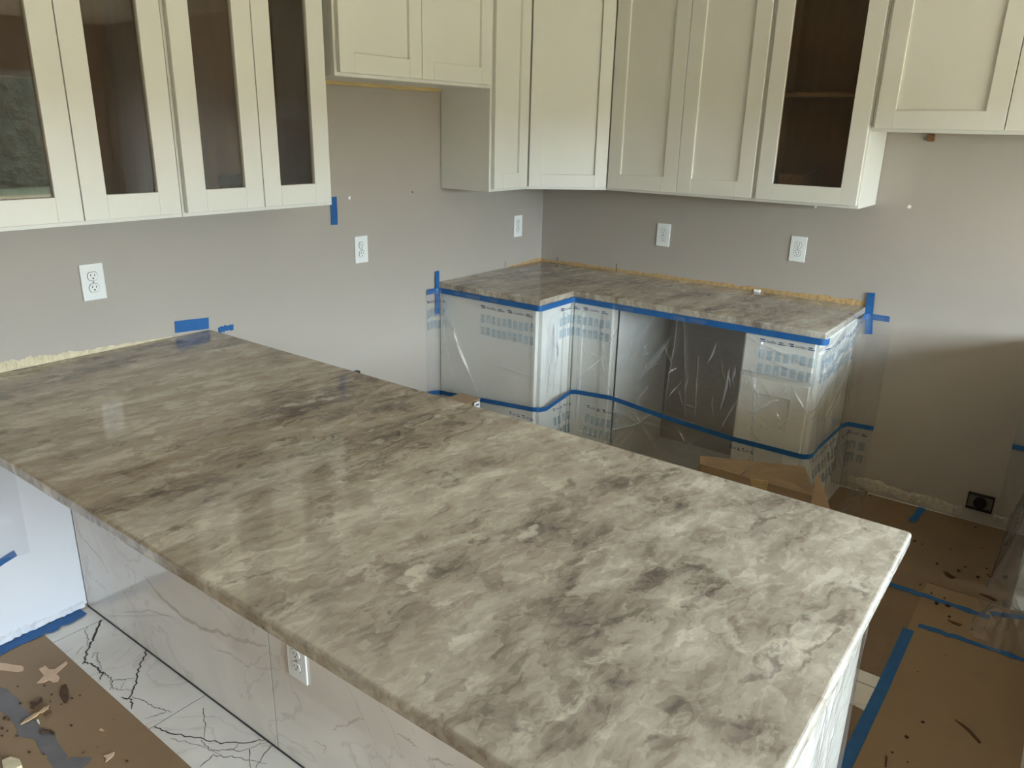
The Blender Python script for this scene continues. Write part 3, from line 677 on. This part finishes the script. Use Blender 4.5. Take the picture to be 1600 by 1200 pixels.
def crumple(name, label, c, r, hgt, seed, n=46):
    rr = np.random.RandomState(seed); a = np.linspace(-1, 1, n); X, Y = np.meshgrid(a, a)
    Zc = np.zeros_like(X)
    for k in range(16):
        th = rr.rand()*6.28; f_ = rr.uniform(2, 7); Zc += np.abs(np.sin(f_*(X*math.cos(th)+Y*math.sin(th))+rr.rand()*6.28))/16
    env = np.clip(1-(X**2+Y**2), 0, 1)**.7
    edge = 1+.16*np.sin(5*np.arctan2(Y, X)+seed)
    V = np.stack([c[0]+X*r[0]*edge+.02*(Zc-.5), c[1]+Y*r[1]*edge, .006+np.clip(hgt*(Zc*1.4-.35)*env+.02*env, 0, 1)], -1)
    return tag(link(name, grid_mesh(name, V), FILM, None, True), label, 'plastic film')
crumple('crumpled_film', 'crumpled clear film on the floor at the foot of the narrow base cabinet', (-.28, -1.995), (.22, .045), .10, 3)
crumple('crumpled_film', 'crumpled clear film on the floor at the far side of the range gap', (-.89, -2.68), (.14, .09), .13, 5)
# film on the free end of the peninsula
F5 = Film([(-2.835, -2.428), (-2.240, -2.428), (-2.236, -2.40)], 41)
for k in range(26):
    s_ = rn.uniform(0, .6); z_ = rn.uniform(.1, .8); F5.creases.append(((s_, z_), (s_+rn.uniform(-.04, .06), z_+rn.uniform(-.25, .25)), rn.uniform(.001, .003), .008))
f5 = film_obj('masking_film', F5, .01, .880, lambda S_, Z: .002+.05*ss((.3-Z)/.3), .005, .005, FILM, None)
tag(f5, 'sheet of clear film hanging over the free end panel of the peninsula', 'plastic film')

# ------------------------------------------------------------------ floor paper, tape and debris
def sheet(label, poly, z, mat):
    return tag(MB().prism(poly, z, z+.0015).build('floor_paper', mat), label, 'floor paper')
sheet('brown floor protection paper on the seating side of the peninsula', [(-3.005, -.068), (-3.02, -1.0), (-3.03, -3.0), (-3.03, -5.5), (-6.9, -5.5), (-6.9, -.068)], .0006, PAPERB)
sheet('brown floor protection paper in front of the corner base cabinets', [(-.02, -1.885), (-.02, -2.405), (-1.434, -2.408), (-1.430, -.66), (-.72, -.66), (-.70, -1.885)], .0006, PAPERD)
sheet('brown floor protection paper along the kitchen side of the peninsula', [(-1.623, -.05), (-1.621, -2.31), (-1.634, -2.40), (-2.33, -2.405), (-2.33, -.05)], .0006, PAPERD)
sheet('large brown floor protection paper beyond the free end of the peninsula', [(-.718, -2.402), (-2.98, -2.402), (-2.98, -5.5), (-2.42, -5.5), (-2.42, -2.79), (-.718, -2.79)], .0024, PAPERB)
sheet('brown floor protection paper reaching into the range gap', [(-.02, -2.402), (-.715, -2.402), (-.715, -2.685), (-.02, -2.685)], .0024, PAPERD)
T2 = .0052
tape_piece('blue floor tape along the seam at the edge of the bare tile patch', onfloor, [(-1.10, -2.407), (-1.5, -2.404), (-1.95, -2.394)], .036, h=T2)
tape_piece('long blue floor tape running past the dark chips in the range gap', onfloor, [(-.827, -2.285), (-.83, -2.45), (-.834, -2.63)], .030, h=T2, rough=.001)
tape_piece('short blue floor tape next to the crumpled film', onfloor, [(-.80, -2.63), (-.77, -2.70), (-.735, -2.76)], .030, h=.0062)
tape_piece('thin blue floor tape between the bare tile patch and the dark chips', onfloor, [(-1.050, -2.43), (-1.043, -2.58), (-1.037, -2.80)], .026, h=.0058, rough=.001)
tape_piece('short blue floor tape near the torn drywall strip', onfloor, [(-.02, -2.262), (-.11, -2.256), (-.20, -2.248)], .030, h=T2, rough=.001)
# worn grey tape on the seating-side paper
gp = fpx([(-60, 430), (0, 470), (60, 490), (110, 540), (155, 575), (150, 605), (215, 660), (270, 730), (320, 790), (430, 840), (450, 900), (490, 960), (525, 1000), (520, 1050), (560, 1020), (720, 1022), (700, 1060), (650, 1100), (640, 1180), (480, 1180), (420, 1100), (370, 1040), (380, 1010), (330, 1000), (300, 940), (270, 880), (150, 860), (130, 790), (70, 700), (0, 660), (-60, 640)], *Z5)
tag(MB().prism(gp, .0023, .0029).build('grey_tape', GREYTAPE), 'ragged worn grey tape lying across the brown floor paper', 'tape')
def chip(label, l, z, h, mat, name, group=None, cat='debris', z0=.0024, scaleZ=None):
    P = fpx(l, *(z or Z5)); return tag(MB().prism(P, z0, z0+h).build(name, mat, None, min(.0012, h*.3), 1), label, cat, group)
chip('pale cross-shaped paper scrap on the brown floor paper', [(305, 335), (355, 308), (385, 335), (430, 335), (520, 270), (530, 290), (470, 345), (440, 368), (468, 400), (455, 430), (415, 438), (385, 420), (340, 440), (288, 445), (345, 385)], None, .002, SCRAP, 'paper_scrap')
chip('pale finger-shaped paper scrap on the brown floor paper', [(-80, 280), (40, 288), (100, 300), (170, 308), (190, 325), (180, 348), (130, 357), (40, 345), (-80, 335)], None, .002, SCRAP, 'paper_scrap')
chip('pale torn paper flake on the brown floor paper beside the grey tape', [(805, 1010), (850, 1000), (900, 980), (890, 1010), (850, 1045), (825, 1065), (830, 1035)], None, .002, SCRAP, 'paper_scrap')
chip('yellowish torn paper lump on the brown floor paper below the grey tape', [(20, 1070), (90, 1040), (160, 1060), (180, 1110), (120, 1140), (30, 1130)], None, .012, PLASTER, 'paper_scrap')
chip('upright dark bark sliver beside the cross-shaped scrap', [(480, 470), (520, 455), (535, 500), (538, 560), (525, 605), (500, 600), (470, 545)], None, .005, CHIPD, 'wood_sliver')
chip('long grey wood sliver crossing the grey tape', [(160, 775), (200, 735), (270, 690), (320, 672), (290, 705), (225, 745)], None, .005, CHIP, 'wood_sliver', z0=.0032)
chip('curled dark bark strip on the grey tape edge', [(310, 835), (340, 810), (400, 815), (435, 838), (420, 855), (395, 832), (345, 828), (325, 850)], None, .005, CHIPD, 'wood_sliver', z0=.0032)
chip('dark bark chunk above the long grey wood sliver', [(235, 640), (260, 605), (300, 600), (330, 560), (340, 600), (310, 625), (275, 650)], None, .008, CHIPD, 'wood_sliver')
chip('thin brown bark splinter beside the long grey wood sliver', [(340, 700), (370, 680), (405, 665), (400, 680), (360, 702)], None, .004, CHIPD, 'wood_sliver')
chip('pinkish splinter between the bark chunk and the long wood sliver', [(300, 680), (340, 640), (390, 620), (385, 640), (330, 680)], None, .004, CHIP, 'wood_sliver')
chip('tiny white flake beside the grey tape', [(285, 735), (305, 732), (315, 770), (300, 765)], None, .004, PLASTICW, 'paper_scrap', z0=.0032)
chip('small pale fleck in the middle of the brown floor paper', [(770, 810), (795, 795), (820, 820), (790, 818)], None, .003, CHIP, 'paper_scrap')
crumb_me = None
def crumbs(pts, z, z0, label, group):
    global crumb_me
    for k, (x, y, r) in enumerate(pts):
        p = fpx([(x, y)], *z)[0]
        if crumb_me is None:
            bm = bmesh.new(); bmesh.ops.create_icosphere(bm, subdivisions=1, radius=1)
            for v in bm.verts: v.co *= random.uniform(.7, 1.2)
            crumb_me = bpy.data.meshes.new('crumb'); bm.to_mesh(crumb_me); bm.free(); crumb_me.materials.append(CRUMB)
        o = bpy.data.objects.new('crumb', crumb_me); COL.objects.link(o)
        o.scale = (r*random.uniform(.7, 1.6), r, r*.6); o.rotation_euler = (0, 0, random.uniform(0, 3)); o.location = (p[0], p[1], z0+r*.5)
        tag(o, label, 'crumb', group)
crumbs([(405, 535, .004), (565, 565, .005), (625, 540, .003), (140, 470, .003), (160, 603, .004), (350, 465, .003), (560, 778, .005), (890, 728, .002), (655, 988, .004), (995, 1055, .004), (20, 800, .005), (20, 857, .005), (60, 818, .003), (135, 858, .004), (232, 985, .004), (395, 587, .003), (250, 597, .003), (480, 610, .003), (385, 635, .004), (40, 720, .006), (70, 730, .004), (765, 945, .002), (345, 1000, .004)], Z5, .0026, 'tiny dark dirt crumb on the brown paper of the seating side', 'crumbs on the seating-side paper')
ZR = ((1200, 900), 4.0)
crumbs([(965, 922, .006), (865, 1015, .006), (775, 1110, .004), (870, 1170, .003), (885, 550, .002), (935, 605, .003), (1110, 500, .003), (1050, 180, .010), (1120, 195, .010), (1100, 145, .005), (1020, 115, .006), (1255, 232, .004), (1355, 328, .004), (1275, 342, .006), (1130, 262, .007), (950, 60, .003), (1310, 15, .006), (1480, 15, .010), (1385, 10, .005)], ZR, .0030, 'tiny dark dirt crumb on the brown paper of the kitchen side', 'crumbs on the kitchen-side paper')
ZQ = ((1250, 640), 4.0)
crumbs([(855, 972, .008), (990, 1015, .008), (1030, 990, .006), (940, 880, .006), (1110, 1055, .008), (1170, 1040, .006), (1280, 1055, .010), (1165, 1000, .005), (750, 1100, .005), (765, 848, .005), (715, 828, .007), (410, 525, .008), (440, 545, .005), (1135, 875, .006), (1285, 850, .008), (1095, 743, .006), (880, 1085, .003)], ZQ, .0030, 'tiny dark dirt crumb on the brown paper near the range gap', 'crumbs near the range gap')
for lab, l, z in (('dark bark chip on the floor paper near the range outlet box', [(895, 1020), (925, 1025), (950, 1055), (970, 1055), (950, 1066), (915, 1050)], ZQ),
                  ('slim dark bark chip beside the long blue floor tape', [(1120, 280), (1160, 295), (1210, 312), (1195, 320), (1150, 303)], ZR),
                  ('long dark bark shaving near the crumpled film in the range gap', [(1320, 118), (1390, 135), (1430, 160), (1410, 162), (1370, 142)], ZR),
                  ('long dark scuff splinter on the large floor paper', [(1165, 905), (1220, 940), (1260, 970), (1330, 1050), (1318, 1055), (1245, 975)], ZR),
                  ('dark shaving at the near end of the large floor paper', [(735, 1130), (745, 1150), (738, 1200), (728, 1200)], ZR),
                  ('dark bark piece at the far end of the range gap paper', [(1110, -2), (1150, 5), (1175, 20), (1150, 25)], ZR)):
    P = fpx(l, *z); tag(MB().prism(P, .0041, .0075).build('bark_chip', CHIPD), lab, 'debris')

# ------------------------------------------------------------------ cardboard boxes
def panel(c, name, pts, th, mat=CARD):
    """flat board through 3D corner points with thickness along its normal"""
    P = [Vector(p) for p in pts]; n = (P[1]-P[0]).cross(P[2]-P[0]).normalized()*th
    bm = bmesh.new(); a = [bm.verts.new(p) for p in P]; b = [bm.verts.new(p+n) for p in P]; k = len(P)
    bm.faces.new(a); bm.faces.new(b[::-1])
    for i in range(k): bm.faces.new([a[i], b[i], b[(i+1) % k], a[(i+1) % k]])
    return bm_obj(name, bm, mat, c)
cb1 = thing('cardboard_box', 'opened brown cardboard box with raised torn flaps by the narrow base cabinet', 'box')
xa, xb, ya, yb, zt1 = -1.20, -.80, -1.96, -1.45, .27
MB().box(xa, xb, ya, yb, .0025, .006).build('bottom', CARD, cb1)
panel(cb1, 'side', [(xb, yb, .006), (xb, ya, .006), (xb, ya, zt1), (xb, yb, zt1)], .004)
panel(cb1, 'side', [(xa, yb, .006), (xa, ya, .006), (xa, ya, .16), (xa, yb, .16)], .004)
panel(cb1, 'side', [(xa, yb, .006), (xb, yb, .006), (xb, yb, zt1), (xa, yb, .20)], .004)
panel(cb1, 'side', [(xa, ya, .006), (xb, ya, .006), (xb, ya, zt1), (xa, ya, .17)], .004)
P0 = lambda x, y, X: tuple(px(x, y, 'x', X))
panel(cb1, 'flap', [(xb-.002, -1.45, zt1), (xb-.002, -1.635, zt1), P0(1185, 722, -.76), P0(1095, 712, -.76)], .004)
panel(cb1, 'flap', [(xb-.002, -1.64, zt1), (xb-.002, -1.955, zt1), P0(1258, 729, -.77), P0(1187, 722, -.77)], .004)
panel(cb1, 'flap', [P0(1277, 739, -.90), P0(1284, 752, -.90), P0(1297, 794, -.96), P0(1268, 788, -.96)], .004)
panel(cb1, 'torn_edge', [P0(1172, 748, -.815), P0(1200, 752, -.815), P0(1198, 768, -.815), P0(1175, 764, -.815)], .003, RAW)
cb2 = thing('cardboard_box', 'closed brown cardboard box on the floor of the refrigerator gap', 'box')
MB().box(-1.36, -1.022, -.360, -.238, .0025, .386).build('carton', CARD, cb2)
panel(cb2, 'flap', [(-1.36, -.364, .3865), (-1.018, -.364, .3865), (-1.018, -.236, .3865), (-1.36, -.236, .3865)], .003)
lp = px(745, 633, 'y', -.385)
tg = thing('label_card', 'small white printed card standing by the cardboard box in the refrigerator gap', 'card')
cx0, cz0 = float(lp[0]), float(lp[2])
MB().box(cx0-.020, cx0+.020, -.387, -.384, .0025, cz0+.016).build('card', PLASTICW, tg)
MB().box(cx0-.012, cx0+.014, -.3875, -.387, cz0-.002, cz0+.006).build('print', INK, tg)

# ------------------------------------------------------------------ residue and torn edges on the walls
def ragged(name, label, to3, a0, a1, lo, hi, thick, mat, seed, step=.012, cat='residue'):
    """strip on a wall with an uneven outline; lo/hi give its edges along a"""
    rr = random.Random(seed); n = max(3, int(abs(a1-a0)/step)); bm = bmesh.new(); rows = []; wob = 0
    for i in range(n+1):
        t = i/n; a = a0+(a1-a0)*t; l = lo(t); wob = .7*wob+.3*rr.uniform(-1, 1); h = max(l+.0015, hi(t)+wob*.55*(hi(t)-l)); th = thick*rr.uniform(.5, 1.4)
        rows.append([bm.verts.new(to3(a, l, .0004)), bm.verts.new(to3(a, l, th)), bm.verts.new(to3(a, l+(h-l)*.7, th*rr.uniform(.6, 1.2))), bm.verts.new(to3(a, h, .0004))])
    for p, q in zip(rows, rows[1:]):
        for i in range(3): bm.faces.new([p[i], p[i+1], q[i+1], q[i]])
        bm.faces.new([p[3], p[0], q[0], q[3]])
    bm.faces.new(rows[0]); bm.faces.new(rows[-1][::-1])
    return tag(bm_obj(name, bm, mat), label, cat)
ragged('plaster_residue', 'cream torn plaster strip on the wall along the peninsula worktop', onA, -3.22, -2.385, lambda t: .9145, lambda t: .9145+.044*(1-t)**1.1+.003, .003, PLASTER, 1, step=.004)
ragged('adhesive_residue', 'amber adhesive smear on the back wall beside the room corner', onA, -.33, -.002, lambda t: .9145, lambda t: .9145+.004+.016*t, .002, GLUE, 2)
ragged('adhesive_residue', 'long amber adhesive line on the wall behind the corner worktop', onB, -.002, -1.855, lambda t: .9145, lambda t: .9145+.012+.012*t, .002, GLUE, 3)
ragged('torn_drywall', 'torn pale drywall strip along the foot of the range gap wall', onB, -1.90, -2.418, lambda t: .028-.02*t+.006*math.sin(20*t), lambda t: .066-.006*t, .006, PLASTERG, 4, cat='drywall')
ragged('torn_drywall', 'short pale drywall remnant beyond the range outlet box', onB, -2.545, -2.60, lambda t: .034, lambda t: .056, .006, PLASTERG, 5, cat='drywall')
ragged('caulk_bead', 'white caulk bead at the foot of the white wall panel', lambda a, b, h: Vector((a, -.008-h, b)), -3.8, -2.845, lambda t: .0065, lambda t: .030, .010, WHITEWALL, 6, cat='caulk')
for lab, to3, a, b, r, mt in (('white wall plug high on the wall of the refrigerator gap', onA, -1.503, 1.367, .008, PLASTICW), ('tiny nail head on the wall between the two refrigerator-gap cabinets', onA, -1.105, 1.372, .004, STEEL),
                              ('white wall plug on the range gap wall', onB, -1.966, 1.383, .008, PLASTICW), ('tiny white plug under the single glass-door cabinet', onB, -1.565, 1.352, .006, PLASTICW)):
    n = MB(lambda u, v, z, to3=to3, a=a, b=b: to3(a+u, b+z, v)).cyl((0, .0005, 0), (0, 1, 0), r, .004, 9)
    tag(n.build('wall_plug', mt), lab, 'wall plug')
cbx = thing('cable_stub', 'short dark cable stub on the wall under the short high range-gap cabinet', 'cable')
MB(lambda u, v, z: onB(-2.003+u, 1.672+z, v)).box(-.014, .014, .0005, .02, -.012, .018).build('clamp', CARDI, cbx, .003)
for lab, to3, a, b, hh in (('dark pencil tick on the wall behind the corner worktop nearest the corner', onB, -.12, .934, .030), ('dark pencil tick on the wall behind the middle of the corner worktop', onB, -.52, .935, .045), ('faint dark pencil tick on the back wall above the corner worktop', onA, -.36, .935, .035)):
    tag(MB(lambda u, v, z, to3=to3, a=a, b=b: to3(a+u, b+z, v)).box(-.0014, .0014, .0004, .0016, -hh/2, hh/2).build('pencil_tick', CHIPD), lab, 'mark')
cw = tag(MB().prism([(-.004, -1.33), (-.016, -1.325), (-.014, -1.352), (-.004, -1.355)], H+.0003, H+.012).build('plaster_crumb', PLASTICW), 'white plaster crumb on the corner worktop against the wall', 'debris')
